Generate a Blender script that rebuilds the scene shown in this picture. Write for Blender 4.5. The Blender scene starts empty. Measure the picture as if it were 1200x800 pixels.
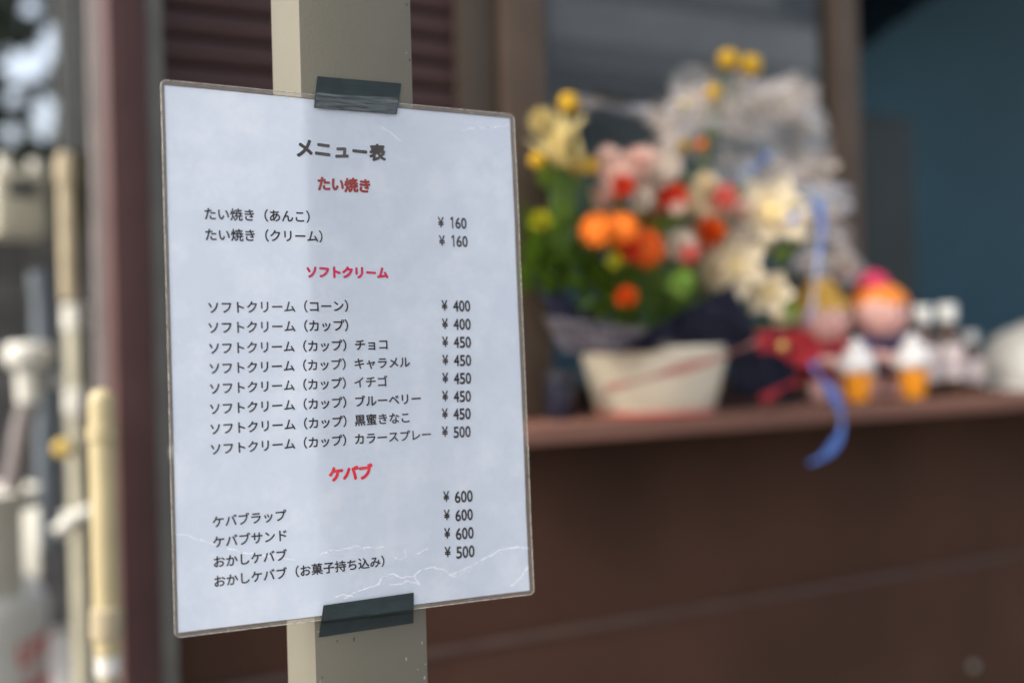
import bpy, bmesh, math, random
import numpy as np
from mathutils import Vector, Matrix, noise, Quaternion
R_ = math.radians
SC = bpy.context.scene
COL = SC.collection
random.seed(7)

# ------------------------------------------------------------------ camera
CAMP = Vector((0.0, 0.0, 1.20))
FPX = 1400.0                      # focal length in pixels of the 1200 px wide photograph
yaw, pitch, roll = R_(30.0), R_(0.2), R_(1.5)
F = Vector((math.sin(yaw) * math.cos(pitch), math.cos(yaw) * math.cos(pitch), math.sin(pitch)))
R0 = Vector((math.cos(yaw), -math.sin(yaw), 0.0))
U0 = R0.cross(F).normalized()
RT = R0 * math.cos(roll) - U0 * math.sin(roll)
UP = U0 * math.cos(roll) + R0 * math.sin(roll)
cd = bpy.data.cameras.new('camera')
cd.sensor_width = 36.0
cd.lens = 36.0 * FPX / 1200.0
cd.clip_start = 0.02
cd.clip_end = 500.0
cd.dof.use_dof = True
cd.dof.focus_distance = 0.693
cd.dof.aperture_fstop = 2.3
cam = bpy.data.objects.new('camera', cd)
COL.objects.link(cam)
m3 = Matrix((RT, UP, -F)).transposed()
cam.matrix_world = Matrix.Translation(CAMP) @ m3.to_4x4()
SC.camera = cam

# ------------------------------------------------------------------ world and sun (bright overcast)
SUN_EL, SUN_AZ = 42.0, -88.0      # azimuth from +Y, clockwise positive
w = bpy.data.worlds.new('World')
SC.world = w
w.use_nodes = True
nt = w.node_tree
bg = nt.nodes['Background']
sky = nt.nodes.new('ShaderNodeTexSky')
sky.sky_type = 'NISHITA'
sky.sun_disc = False
sky.sun_elevation = R_(SUN_EL)
sky.sun_rotation = R_(SUN_AZ)
sky.dust_density = 6.0
sky.air_density = 1.0
sky.ozone_density = 0.6
hs = nt.nodes.new('ShaderNodeHueSaturation')      # thin high cloud greys the blue
hs.inputs['Saturation'].default_value = 0.62
nt.links.new(sky.outputs[0], hs.inputs['Color'])
nt.links.new(hs.outputs[0], bg.inputs[0])
bg.inputs[1].default_value = 0.15
sl = bpy.data.lights.new('sun', 'SUN')
sl.energy = 0.6
sl.angle = R_(22)
sl.color = (0.98, 1.0, 0.91)
so = bpy.data.objects.new('sun', sl)
COL.objects.link(so)
sd = Vector((math.sin(R_(SUN_AZ)) * math.cos(R_(SUN_EL)), math.cos(R_(SUN_AZ)) * math.cos(R_(SUN_EL)), math.sin(R_(SUN_EL))))
so.rotation_euler = sd.to_track_quat('Z', 'Y').to_euler()
vs = SC.view_settings
vs.view_transform = 'Standard'
vs.look = 'None'
vs.gamma = 1.0
vs.exposure = 1.4
SC.cycles.max_bounces = 10
SC.cycles.transparent_max_bounces = 16

# ------------------------------------------------------------------ geometry from the photograph
def ray(px, py):
    return F + RT * ((px - 600.0) / FPX) - UP * ((py - 400.0) / FPX)
def P(px, py, y):                 # point on the vertical plane y = const (all fronts are parallel to it)
    d = ray(px, py)
    return CAMP + d * ((y - CAMP.y) / d.y)
def proj(p):
    q = p - CAMP
    z = q.dot(F)
    return 600 + FPX * q.dot(RT) / z, 400 - FPX * q.dot(UP) / z
def sz(px, y, n):                 # n photo pixels at column px on plane y, in metres
    return n / FPX * (P(px, 400, y) - CAMP).dot(F)

# ------------------------------------------------------------------ materials
def mat(name, col, rough=0.6, var=0.12, scale=18.0, bump=0.0, bscale=None, metal=0.0, spec=0.5, trans=0.0,
        coat=0.0, stretch=None, col2=None):
    m = bpy.data.materials.new(name)
    m.use_nodes = True
    n = m.node_tree
    b = n.nodes['Principled BSDF']
    b.inputs['Roughness'].default_value = rough
    b.inputs['Metallic'].default_value = metal
    b.inputs['Specular IOR Level'].default_value = spec
    b.inputs['Coat Weight'].default_value = coat
    b.inputs['Transmission Weight'].default_value = trans
    tc = n.nodes.new('ShaderNodeTexCoord')
    mp = n.nodes.new('ShaderNodeMapping')
    n.links.new(tc.outputs['Object'], mp.inputs[0])
    if stretch: mp.inputs['Scale'].default_value = stretch
    nz = n.nodes.new('ShaderNodeTexNoise')
    nz.inputs['Scale'].default_value = scale
    nz.inputs['Detail'].default_value = 6.0
    n.links.new(mp.outputs[0], nz.inputs[0])
    rp = n.nodes.new('ShaderNodeValToRGB')
    rp.color_ramp.elements[0].position = 0.3
    rp.color_ramp.elements[1].position = 0.7
    c2 = col2 or tuple(min(1, c * (1 + var)) for c in col)
    rp.color_ramp.elements[0].color = (*[c * (1 - var) for c in col], 1)
    rp.color_ramp.elements[1].color = (*c2, 1)
    n.links.new(nz.outputs[0], rp.inputs[0])
    n.links.new(rp.outputs[0], b.inputs['Base Color'])
    if bump:
        n2 = n.nodes.new('ShaderNodeTexNoise')
        n2.inputs['Scale'].default_value = bscale or scale * 6
        n2.inputs['Detail'].default_value = 8.0
        n.links.new(mp.outputs[0], n2.inputs[0])
        bp = n.nodes.new('ShaderNodeBump')
        bp.inputs['Strength'].default_value = bump
        bp.inputs['Distance'].default_value = 0.001
        n.links.new(n2.outputs[0], bp.inputs['Height'])
        n.links.new(bp.outputs[0], b.inputs['Normal'])
    return m

def thin(name, col, opac, rough=0.15, gloss=0.25, nscale=30.0, opac2=None, bump=0.4, bscale=60, stretch=None, lo=.35, hi=.7):
    """clear plastic sheet: transparent + milky diffuse (noise driven) + glossy by fresnel"""
    m = bpy.data.materials.new(name)
    m.use_nodes = True
    n = m.node_tree
    n.nodes.remove(n.nodes['Principled BSDF'])
    out = n.nodes['Material Output']
    tr = n.nodes.new('ShaderNodeBsdfTransparent')
    df = n.nodes.new('ShaderNodeBsdfDiffuse'); df.inputs[0].default_value = (*col, 1)
    tl = n.nodes.new('ShaderNodeBsdfTranslucent'); tl.inputs[0].default_value = (*col, 1)
    md = n.nodes.new('ShaderNodeMixShader'); md.inputs[0].default_value = 0.35
    n.links.new(df.outputs[0], md.inputs[1]); n.links.new(tl.outputs[0], md.inputs[2])
    gl = n.nodes.new('ShaderNodeBsdfGlossy'); gl.inputs['Roughness'].default_value = rough
    m1 = n.nodes.new('ShaderNodeMixShader'); m2 = n.nodes.new('ShaderNodeMixShader')
    tc = n.nodes.new('ShaderNodeTexCoord'); mp = n.nodes.new('ShaderNodeMapping')
    if stretch: mp.inputs['Scale'].default_value = stretch
    n.links.new(tc.outputs['Object'], mp.inputs[0])
    nz = n.nodes.new('ShaderNodeTexNoise'); nz.inputs['Scale'].default_value = nscale; nz.inputs['Detail'].default_value = 7
    nz.inputs['Roughness'].default_value = .62
    n.links.new(mp.outputs[0], nz.inputs[0])
    mr = n.nodes.new('ShaderNodeMapRange')
    mr.inputs[1].default_value = lo; mr.inputs[2].default_value = hi
    mr.inputs[3].default_value = opac; mr.inputs[4].default_value = opac2 if opac2 is not None else opac
    n.links.new(nz.outputs[0], mr.inputs[0])
    n.links.new(mr.outputs[0], m1.inputs[0])
    n.links.new(tr.outputs[0], m1.inputs[1]); n.links.new(md.outputs[0], m1.inputs[2])
    fr = n.nodes.new('ShaderNodeFresnel'); fr.inputs[0].default_value = 1.45
    mu = n.nodes.new('ShaderNodeMath'); mu.operation = 'MULTIPLY'; mu.inputs[1].default_value = gloss * 4
    mu.use_clamp = True
    n.links.new(fr.outputs[0], mu.inputs[0]); n.links.new(mu.outputs[0], m2.inputs[0])
    n.links.new(m1.outputs[0], m2.inputs[1]); n.links.new(gl.outputs[0], m2.inputs[2])
    if bump:
        n2 = n.nodes.new('ShaderNodeTexNoise'); n2.inputs['Scale'].default_value = bscale; n2.inputs['Detail'].default_value = 4
        n.links.new(mp.outputs[0], n2.inputs[0])
        bp = n.nodes.new('ShaderNodeBump'); bp.inputs['Strength'].default_value = bump; bp.inputs['Distance'].default_value = 0.002
        n.links.new(n2.outputs[0], bp.inputs['Height'])
        n.links.new(bp.outputs[0], gl.inputs['Normal']); n.links.new(bp.outputs[0], fr.inputs['Normal'])
    n.links.new(m2.outputs[0], out.inputs[0])
    return m

def soft(name, col, trl=0.3, var=0.12, scale=60, col2=None, rough=.7):
    """petals, leaves, paper: diffuse with light coming through"""
    m = mat(name, col, rough, var, scale, col2=col2, spec=.25)
    n = m.node_tree
    b = n.nodes['Principled BSDF']; out = n.nodes['Material Output']
    tl = n.nodes.new('ShaderNodeBsdfTranslucent')
    src = b.inputs['Base Color'].links[0].from_socket
    n.links.new(src, tl.inputs[0])
    mx = n.nodes.new('ShaderNodeMixShader'); mx.inputs[0].default_value = trl
    n.links.new(b.outputs[0], mx.inputs[1]); n.links.new(tl.outputs[0], mx.inputs[2])
    n.links.new(mx.outputs[0], out.inputs[0])
    return m

# ------------------------------------------------------------------ builders
ORG = {}
class MB:
    def __init__(s): s.b = bmesh.new()
    def box(s, x0, x1, y0, y1, z0, z1, bev=0.0):
        r = bmesh.ops.create_cube(s.b, size=1.0)
        for v in r['verts']:
            v.co = Vector((x0 + (v.co.x + .5) * (x1 - x0), y0 + (v.co.y + .5) * (y1 - y0), z0 + (v.co.z + .5) * (z1 - z0)))
        if bev:
            ed = list({e for v in r['verts'] for e in v.link_edges})
            bmesh.ops.bevel(s.b, geom=ed, offset=bev, segments=2, profile=.6, affect='EDGES')
        return s
    def tube(s, pts, rad, seg=12, caps=True):
        pts = [Vector(p) for p in pts]
        if not isinstance(rad, (list, tuple)): rad = [rad] * len(pts)
        rings = []; ref = None
        for i, p in enumerate(pts):
            d = (pts[min(i + 1, len(pts) - 1)] - pts[max(i - 1, 0)])
            if d.length < 1e-9: d = Vector((0, 0, 1))
            d.normalize()
            if ref is None:
                ref = d.orthogonal().normalized()
            ref = (ref - d * ref.dot(d))
            ref = ref.normalized() if ref.length > 1e-6 else d.orthogonal().normalized()
            bn = d.cross(ref)
            rings.append([s.b.verts.new(p + (ref * math.cos(2 * math.pi * k / seg) + bn * math.sin(2 * math.pi * k / seg)) * rad[i]) for k in range(seg)])
        for a, c in zip(rings, rings[1:]):
            for k in range(seg):
                s.b.faces.new((a[k], a[(k + 1) % seg], c[(k + 1) % seg], c[k]))
        if caps:
            s.b.faces.new(rings[0][::-1]); s.b.faces.new(rings[-1])
        return s
    def lathe(s, c, prof, seg=32, wob=0.0):
        rings = []
        for r, z in prof:
            if r < 1e-6: rings.append([s.b.verts.new((c[0], c[1], c[2] + z))] * seg)
            else: rings.append([s.b.verts.new((c[0] + math.cos(2 * math.pi * k / seg) * r, c[1] + math.sin(2 * math.pi * k / seg) * r, c[2] + z)) for k in range(seg)])
        for a, d in zip(rings, rings[1:]):
            for k in range(seg):
                vs_ = []
                for v in (a[k], a[(k + 1) % seg], d[(k + 1) % seg], d[k]):
                    if v not in vs_: vs_.append(v)
                if len(vs_) > 2: s.b.faces.new(vs_)
        return s
    def ball(s, c, r, sc=(1, 1, 1), seg=16, rot=None):
        g = bmesh.ops.create_uvsphere(s.b, u_segments=seg, v_segments=max(6, seg * 2 // 3), radius=r)
        for v in g['verts']:
            q = Vector((v.co.x * sc[0], v.co.y * sc[1], v.co.z * sc[2]))
            if rot is not None: q = rot @ q
            v.co = q + Vector(c)
        return s
    def grid(s, fn, nu, nv):
        g = [[s.b.verts.new(fn(i / nu, j / nv)) for j in range(nv + 1)] for i in range(nu + 1)]
        for i in range(nu):
            for j in range(nv):
                s.b.faces.new((g[i][j], g[i + 1][j], g[i + 1][j + 1], g[i][j + 1]))
        return s
    def poly(s, pts):
        s.b.faces.new([s.b.verts.new(p) for p in pts]); return s
    def build(s, name, m, parent=None, smooth=True, label=None, cat=None, group=None, kind=None, thick=0.0, angle=35):
        if thick:
            bmesh.ops.solidify(s.b, geom=s.b.faces[:], thickness=thick)
        else:
            bmesh.ops.recalc_face_normals(s.b, faces=s.b.faces[:])
        me = bpy.data.meshes.new(name)
        org = ORG[parent.name] if parent else None
        if org is not None:
            bmesh.ops.translate(s.b, verts=s.b.verts[:], vec=-org)
        else:
            org = Vector((0, 0, 0))
        if smooth:
            for f in s.b.faces: f.smooth = True
            for e in s.b.edges:
                if len(e.link_faces) == 2 and e.calc_face_angle(0) > R_(angle): e.smooth = False
        s.b.to_mesh(me); s.b.free()
        me.materials.append(m)
        o = bpy.data.objects.new(name, me)
        COL.objects.link(o)
        if parent: o.parent = parent
        ORG[o.name] = org.copy()
        tag(o, label, cat, group, kind)
        return o
def tag(o, label=None, cat=None, group=None, kind=None):
    if label: o['label'] = label
    if cat: o['category'] = cat
    if group: o['group'] = group
    if kind: o['kind'] = kind
def thing(name, loc, label, cat, group=None):
    o = bpy.data.objects.new(name, None)
    o.empty_display_size = 0.05
    o.location = loc
    COL.objects.link(o)
    ORG[o.name] = Vector(loc)
    tag(o, label, cat, group)
    return o
def clone(o, parent, off):
    c = o.copy(); COL.objects.link(c); c.parent = parent
    c.location = Vector(o.location) + Vector(off)
    ORG[c.name] = ORG[o.name] + Vector(off)
    return c
def ncol(p, s=1.0, k=0.0): return noise.noise(Vector(p) * s + Vector((k, k * 1.7, -k)))

# ------------------------------------------------------------------ material library
M = dict(
    siding=mat('brown_metal_siding', (.052, .028, .026), .55, .18, 30, .25, stretch=(.3, 1, 3), spec=.2),
    panel=mat('dark_brown_wall_panel', (.050, .026, .017), .7, .3, 3.0, .3, 200, col2=(.064, .030, .020), spec=.12),
    corner=mat('brown_corner_post', (.060, .030, .028), .55, .12, 14, .2, spec=.2),
    cornerside=mat('lit_mauve_side', (.08, .066, .064), .7, .2, 30, spec=.2),
    alu=mat('grey_aluminium_flashing', (.15, .145, .125), .6, .12, 20, .2, spec=.3),
    jamb=mat('bronze_window_frame', (.062, .047, .034), .55, .1, 12, .15, spec=.25),
    sash=mat('bronze_window_sash', (.085, .060, .043), .55, .1, 12, .15, spec=.25),
    shelf=mat('reddish_shelf_wood', (.15, .072, .052), .6, .3, 9, .3, stretch=(.5, 8, 8), spec=.25),
    post=mat('taupe_painted_post', (.134, .126, .097), .6, .07, 14, .2, 700, spec=.3),
    teal=mat('teal_interior_wall', (.042, .118, .162), .7, .12, 3),
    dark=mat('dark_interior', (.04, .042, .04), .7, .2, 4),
    reflgrey=mat('reflection_grey', (.11, .11, .10), .5, .6, 3, metal=.2),
    cream=mat('cream_pvc', (.36, .30, .165), .5, .08, 25),
    beige=mat('beige_pipe', (.30, .25, .16), .55, .15, 25),
    palegreen=mat('pale_pipe', (.34, .32, .24), .5, .15, 25),
    charcoal=mat('charcoal_rubber', (.06, .065, .066), .6, .2, 25),
    bluegrey=mat('blue_grey_paint', (.09, .11, .13), .5, .2, 20),
    cyl=mat('silver_grey_cylinder_paint', (.58, .59, .56), .5, .08, 12),
    white=mat('off_white_plastic', (.50, .49, .44), .45, .06, 25),
    mauve=mat('mauve_grey_pipe', (.14, .12, .115), .5, .15, 25),
    red=mat('red_print', (.65, .03, .03), .5, .1, 25),
    yellow=mat('yellow_plastic', (.6, .42, .09), .5, .1, 25),
    asphalt=mat('grey_concrete_ground', (.22, .21, .20), .9, .25, 6, .5, 80),
    fence=mat('dark_block_wall', (.085, .08, .075), .85, .4, 4, .4),
    bark=mat('dark_bark', (.05, .037, .028), .9, .3, 30, .5),
    treeleaf=soft('dark_tree_leaf', (.03, .04, .022), .15, .3, 8),
    ink=mat('dark_brown_ink', (.014, .009, .010), .8, .05),
    inktitle=mat('grey_brown_ink', (.04, .032, .028), .8, .15, 600),
    inkbrick=mat('brick_red_ink', (.24, .02, .016), .8, .12, 600),
    inkmag=mat('crimson_ink', (.46, .004, .06), .8, .1, 600),
    inkred=mat('bright_red_ink', (.58, .004, .02), .8, .1, 600),
    tape=mat('black_green_tape', (.017, .028, .030), .5, .2, 90, .25, 2500, spec=.3),
)

# ------------------------------------------------------------------ ground, alley, kiosk
g = MB(); g.poly([(-60, -60, 0), (60, -60, 0), (60, 60, 0), (-60, 60, 0)])
g.build('ground', M['asphalt'], kind='structure', smooth=False)

YW = 1.30      # front plane of the kiosk wall
SILL = CAMP.z - 0.091
def X(px, y): return P(px, 400, y).x
XL = X(183, YW)
XWIN = X(642, 1.28)
XEND = 3.6
kiosk = thing('kiosk', (XL, YW, 0), 'brown clad snack kiosk with an open serving window behind the flowers', 'kiosk')
# horizontal siding planks beside the window, one object each
pitch_ = 0.0305
def plank(z):
    b = MB()
    x0, x1 = XL + .002, X(553, 1.28) + .02
    pr = [(0.0, 0.0), (-.0045, .003), (-.006, .009), (-.005, .022), (-.0035, .0265), (.003, .0278), (.012, .0278), (.012, 0)]
    ends = [[b.b.verts.new((x, YW + p, z + q)) for p, q in pr] for x in (x0, x1)]
    n = len(pr)
    for k in range(n): b.b.faces.new((ends[0][k], ends[0][(k + 1) % n], ends[1][(k + 1) % n], ends[1][k]))
    b.b.faces.new(ends[0][::-1]); b.b.faces.new(ends[1])
    return b
p0 = plank(1.15).build('siding_plank', M['siding'], kiosk, angle=50)
for k in range(1, 38): clone(p0, kiosk, (0, 0, k * pitch_))
b = MB(); b.box(XL, X(553, 1.28) + .05, YW + .013, YW + .04, 1.10, 2.35)
b.build('wall_backing', M['dark'], kiosk, smooth=False)
# lower wall in two big panels with a shallow lapped seam
b = MB(); b.box(XL, XEND, YW - .004, YW + .03, 0.838, SILL - .022, .002)
b.build('wall_panel', M['panel'], kiosk)
b = MB(); b.box(XL, XEND, YW - .004, YW + .03, 0.05, 0.831, .002)
b.build('wall_panel', M['panel'], kiosk)
b = MB(); b.box(XL, XEND, YW - .009, YW + .005, 0.8295, 0.8395, .002)
b.build('panel_joint', mat('joint_strip', (.075, .048, .040), .7, spec=.15), kiosk)
b = MB(); b.tube([P(1141, 780, YW - .003), P(1141, 780, YW - .010)], .007, 16)
b.build('screw_head', M['alu'], kiosk)
# counter shelf, passes through the window
b = MB(); b.box(X(600, 1.14), XEND, 1.14, 1.50, SILL - .021, SILL, .003)
b.build('shelf', M['shelf'], kiosk)
# window frame
xj = X(553, 1.27)
xm = X(598, 1.27)
b = MB(); b.box(xj, xm, 1.283, 1.42, SILL + .001, 2.3, .002)
b.build('window_jamb', M['jamb'], kiosk)
b = MB(); b.box(xm + .002, XWIN, 1.268, 1.42, SILL + .001, 2.3, .002)
b.build('window_jamb', M['sash'], kiosk)
b = MB(); b.box(xj, XEND, 1.27, 1.42, 2.15, 2.35, .002); b.build('window_head', M['jamb'], kiosk)
b = MB(); b.box(3.0, XEND, 1.27, 1.42, SILL + .001, 2.15, .002); b.build('window_jamb', M['jamb'], kiosk)
YG = 1.40
xs0, xs1 = X(977, YG), X(1006, YG)
sash = MB()
sash.box(xs0, xs1, YG - .018, YG + .018, SILL + .001, 2.15, .002)
sash.box(XWIN, XWIN + .03, YG - .017, YG + .017, SILL + .002, 2.149, .002)
sash.box(XWIN + .03, xs0, YG - .016, YG + .016, SILL + .002, SILL + .035, .002)
so_ = sash.build('window_sash', M['sash'], kiosk)
b = MB(); b.poly([(XWIN + .03, YG, SILL + .03), (xs0, YG, SILL + .03), (xs0, YG, 2.15), (XWIN + .03, YG, 2.15)])
b.build('pane', thin('window_glass', (.45, .46, .42), .03, .02, .32, 4, .10, bump=.05, bscale=5), so_, smooth=False)
# room
XR0 = XWIN - .03
def wall(name, m, *a): MB().box(*a).build(name, m, kiosk, smooth=False)
YB = 2.15
wall('back_wall', M['teal'], XR0, XEND + .5, YB, YB + .08, 0, 2.6)
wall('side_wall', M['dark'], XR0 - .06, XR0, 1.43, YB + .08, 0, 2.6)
wall('side_wall', M['teal'], XEND, XEND + .06, 1.31, YB, 0, 1.1)  # unseen side, cut down to a low wall so daylight fills the room
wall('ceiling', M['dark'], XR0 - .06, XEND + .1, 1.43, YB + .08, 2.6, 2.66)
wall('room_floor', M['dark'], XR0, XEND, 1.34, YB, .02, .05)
wall('lintel', M['siding'], XL, XEND + .06, 1.30, 1.38, 2.352, 2.66)
wall('eave', M['siding'], XL - .1, XEND + .2, 1.12, 2.3, 2.66, 2.72)
# corner post of the wall and the grey flashing
YC = 1.25
xc0, xc1 = X(137, YC), X(181, YC)
cp = MB().box(xc0, xc1, YC, YC + .055, 0, 2.66, .003).build('corner_post', M['corner'], kiosk)
# post's alley side face, the light on it painted as a paler mauve
yb_ = xc0 / (ray(112, 400).x / ray(112, 400).y)
MB().box(xc0 + .001, xc1 - .004, YC + .056, yb_, 0, 2.66, .002).build('corner_lit_side', M['cornerside'], kiosk)
MB().box(xc1 + .001, X(200, 1.285), 1.285, 1.36, 0, 2.64, .002).build('wall_flashing', M['alu'], kiosk)

# things inside the kiosk
t = thing('reflection_block', (1.3, 1.9, 1.9), 'grey block added behind the left window pane to stand in for reflections in its glass', 'reflection stand-in')  # added grey block and dark band imitating reflections in the left pane
def slab(px0, py0, px1, py1, y, dy):
    a = P(px0, py0, y); c = P(px1, py1, y)
    return a.x, c.x, y, y + dy, c.z, a.z
b = MB(); x0, x1, y0, y1, z0, z1 = slab(640, -120, 960, 85, 1.75, .36)
b.grid(lambda u, v: Vector((x0 + (x1 - x0) * u, y0 + (.12 if v > .5 else 0) , z0 + (z1 - z0) * v)), 1, 3)
b.box(x0 + .001, x1 - .001, y0 + .13, y1, z0 + .01, z1)
b.build('reflection_body', M['reflgrey'], t, smooth=False)
MB().box(x0 - .01, x1 + .01, y0 - .02, y1, z0 - .05, z0 - .001, .004).build('reflection_band', M['dark'], t)
t = thing('steel_cabinet', (1.75, 2.0, 0), 'tall dark grey green cabinet standing against the teal wall', 'cabinet')
x0, x1, y0, y1, z0, z1 = slab(1000, 130, 1078, 480, 1.92, .2)
cb = MB().box(x0, x1, y0, y1, .05, z1, .008).build('cabinet_body', mat('dark_cabinet_paint', (.022, .03, .028), .5), t)
MB().box(x0 + .01, x1 - .01, y0 - .012, y0 - .001, .1, z1 - .02, .003).build('door', mat('cabinet_door_paint', (.026, .036, .034), .5), t)
t = thing('roller_blind', (1.6, 1.75, 2.0), 'dark sloping awning sheet folded up under the kiosk ceiling', 'blind')
a, c = P(960, 95, 1.75), P(1130, -30, 1.75)
b = MB()
b.grid(lambda u, v: a.lerp(c, u) + Vector((0, v * .3, v * .15 + .004 * math.sin(u * 30))), 12, 4)
b.build('fabric', mat('dark_blue_sheet', (.012, .035, .055), .7), t, thick=.004)

# ------------------------------------------------------------------ post
# the sheet's four paper corners, solved for a rigid A4 page seen at the pixels of the photograph
PW, PH = 0.210, 0.297
pxc = [(192.5, 100), (597, 139), (621, 691.5), (209, 741)]
dirs = [np.array(ray(*c)) for c in pxc]
lam = np.array([0.652 / d[1] for d in dirs])
pairs = [(0, 1, PW), (3, 2, PW), (0, 3, PH), (1, 2, PH), (0, 2, math.hypot(PW, PH)), (1, 3, math.hypot(PW, PH))]
def resid(l):
    r = [np.linalg.norm(l[i] * dirs[i] - l[j] * dirs[j]) - L for i, j, L in pairs]
    r += [0.35 * (l[i] * dirs[i][1] - 0.652) for i in range(4)]
    return np.array(r)
for _ in range(20):
    r0 = resid(lam); J = np.zeros((len(r0), 4))
    for k in range(4):
        l2 = lam.copy(); l2[k] += 1e-6; J[:, k] = (resid(l2) - r0) / 1e-6
    lam -= np.linalg.lstsq(J, r0, rcond=None)[0]
C4 = [CAMP + Vector(lam[i] * dirs[i]) for i in range(4)]
print('sheet corners', [tuple(round(c, 4) for c in p) for p in C4])
def S(u, v, off=0.0):             # u right, v down, millimetres on the page
    a, c = u / 210.0, v / 297.0
    p = C4[0] * (1 - a) * (1 - c) + C4[1] * a * (1 - c) + C4[2] * a * c + C4[3] * (1 - a) * c
    rip = .0005 * math.sin(u * .035 + v * .012) + .0006 * ncol((u * .02, v * .016, 3.1)) + .00025 * ncol((u * .06, v * .05, 8.0))
    return p + Vector((0, -1, 0)) * (off * .001 + rip)
def uv_of(px, py):
    q = np.array([105.0, 148.0])
    for _ in range(12):
        f0 = np.array(proj(S(*q))) - (px, py)
        fu = np.array(proj(S(q[0] + .5, q[1]))) - (px, py); fv = np.array(proj(S(q[0], q[1] + .5))) - (px, py)
        q = q - np.linalg.solve(np.array([(fu - f0) / .5, (fv - f0) / .5]).T, f0)
    return q
ymax = max(S(u, v).y for u in range(60, 170, 10) for v in range(-4, 304, 14))
YP = ymax + .0008                # front face of the post
xp0 = P(360, 400, YP).x
xp1 = P(491.5, 400, YP).x
dpt = None
rr = ray(327, 400); yb2 = xp0 / (rr.x / rr.y)
post = MB().box(xp0, xp1, YP, yb2, 0.0, 2.66, .0012)
po = post.build('post', M['post'])
tag(po, 'taupe painted metal post with the taped menu sheet on its front', 'post')

random.seed(77)
chipm = [mat('bare_metal_chip', (.30, .29, .26), .5), mat('dark_scuff', (.05, .045, .04), .8)]
ORG[po.name] = Vector((0, 0, 0))
for k in range(34):                # paint chips and scuffs, denser near the edges
    zc = random.choice([random.uniform(1.37, 1.50), random.uniform(.98, 1.06)])
    xc = random.choice([xp0 + random.uniform(.0005, .004), xp1 - random.uniform(.0005, .004), random.uniform(xp0, xp1)])
    b = MB(); r = random.uniform(.0003, .0009); st = random.uniform(.6, 2.5)
    b.poly([(xc + r * random.uniform(.6, 1.2) * math.cos(a), YP - .00006, zc + st * r * random.uniform(.6, 1.2) * math.sin(a)) for a in [j * math.pi / 4 for j in range(8)]])
    b.build('paint_chip', chipm[k % 3 == 0], po, smooth=False)

# ------------------------------------------------------------------ menu sheet
org = S(105, 297)
menu = thing('menu_sheet', org, 'laminated white price list in Japanese taped to the taupe post', 'menu')
def rrect(u0, v0, u1, v1, r, n=6):
    pts = []
    for cx, cy, a0 in ((u1 - r, v0 + r, -90), (u1 - r, v1 - r, 0), (u0 + r, v1 - r, 90), (u0 + r, v0 + r, 180)):
        for k in range(n + 1):
            a = R_(a0 + 90 * k / n); pts.append((cx + r * math.cos(a), cy + r * math.sin(a)))
    return pts
b = MB(); b.grid(lambda a, c: S(a * 210, c * 297), 42, 60)
paper = soft('white_copy_paper', (.625, .69, .785), .30, .0, 34, rough=.8, col2=(.73, .79, .86))
for nd_ in paper.node_tree.nodes:      # cloudy patches where the film has not bonded
    if nd_.type == 'VALTORGB': nd_.color_ramp.elements[0].position = .46; nd_.color_ramp.elements[1].position = .74
    if nd_.type == 'TEX_NOISE': nd_.inputs['Roughness'].default_value = .66
b.build('paper', paper, menu)
# clear pouch: front and back film, slightly larger, rounded corners, milky welded border
U0_, V0_, U1_, V1_ = -1.9, -2.8, 213.0, 299.6
film = thin('laminate_film', (.90, .94, .97), .0, .22, .15, 26, .10, bump=.6, bscale=55, lo=.47, hi=.72)
n = film.node_tree
b = MB(); b.grid(lambda a, c: S(a * 210, c * 297, .35), 42, 60)
b.build('film', film, menu)
border = thin('laminate_border', (.42, .385, .34), .30, .2, .2, 160, .50, bump=.3, bscale=220)
outer = rrect(U0_, V0_, U1_, V1_, 3.2, 8)
def ringpts(pts, off):
    return [S(u, v, off) for u, v in pts]
def densify(pts, step=6.0):
    o = []
    for i in range(len(pts)):
        a, c = pts[i], pts[(i + 1) % len(pts)]
        L = math.hypot(c[0] - a[0], c[1] - a[1]); k = max(1, int(L / step))
        for j in range(k): o.append((a[0] + (c[0] - a[0]) * j / k, a[1] + (c[1] - a[1]) * j / k))
    return o
od = densify(outer)
def inner(p): return (min(210.0, max(0.0, p[0])), min(297.0, max(0.0, p[1])))
b = MB()
A = [b.b.verts.new(S(u, v, .2)) for u, v in od]
B = [b.b.verts.new(S(*inner(p), .2)) for p in od]
for i in range(len(od)):
    j = (i + 1) % len(od)
    vs_ = [A[i], A[j], B[j], B[i]]
    if (B[i].co - B[j].co).length < 1e-7: vs_ = [A[i], A[j], B[i]]
    b.b.faces.new(vs_)
b.build('film_border', border, menu)
b = MB()
jit = [S(u, v, .2 + .15 * ncol((u * .3, v * .3, 1))) for u, v in od]
b.tube(jit + [jit[0]], .00022, 6, caps=False)
b.build('film_edge', mat('film_edge', (.34, .32, .28), .25, .5, 400, spec=.8), menu)
b = MB()                           # dark weld line just outside the page
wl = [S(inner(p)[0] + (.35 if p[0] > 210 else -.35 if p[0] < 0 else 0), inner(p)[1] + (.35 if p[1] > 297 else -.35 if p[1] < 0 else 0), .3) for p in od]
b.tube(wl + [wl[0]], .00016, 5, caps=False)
b.build('weld_line', mat('weld_line', (.10, .085, .075), .4, .3, 300), menu)

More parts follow.
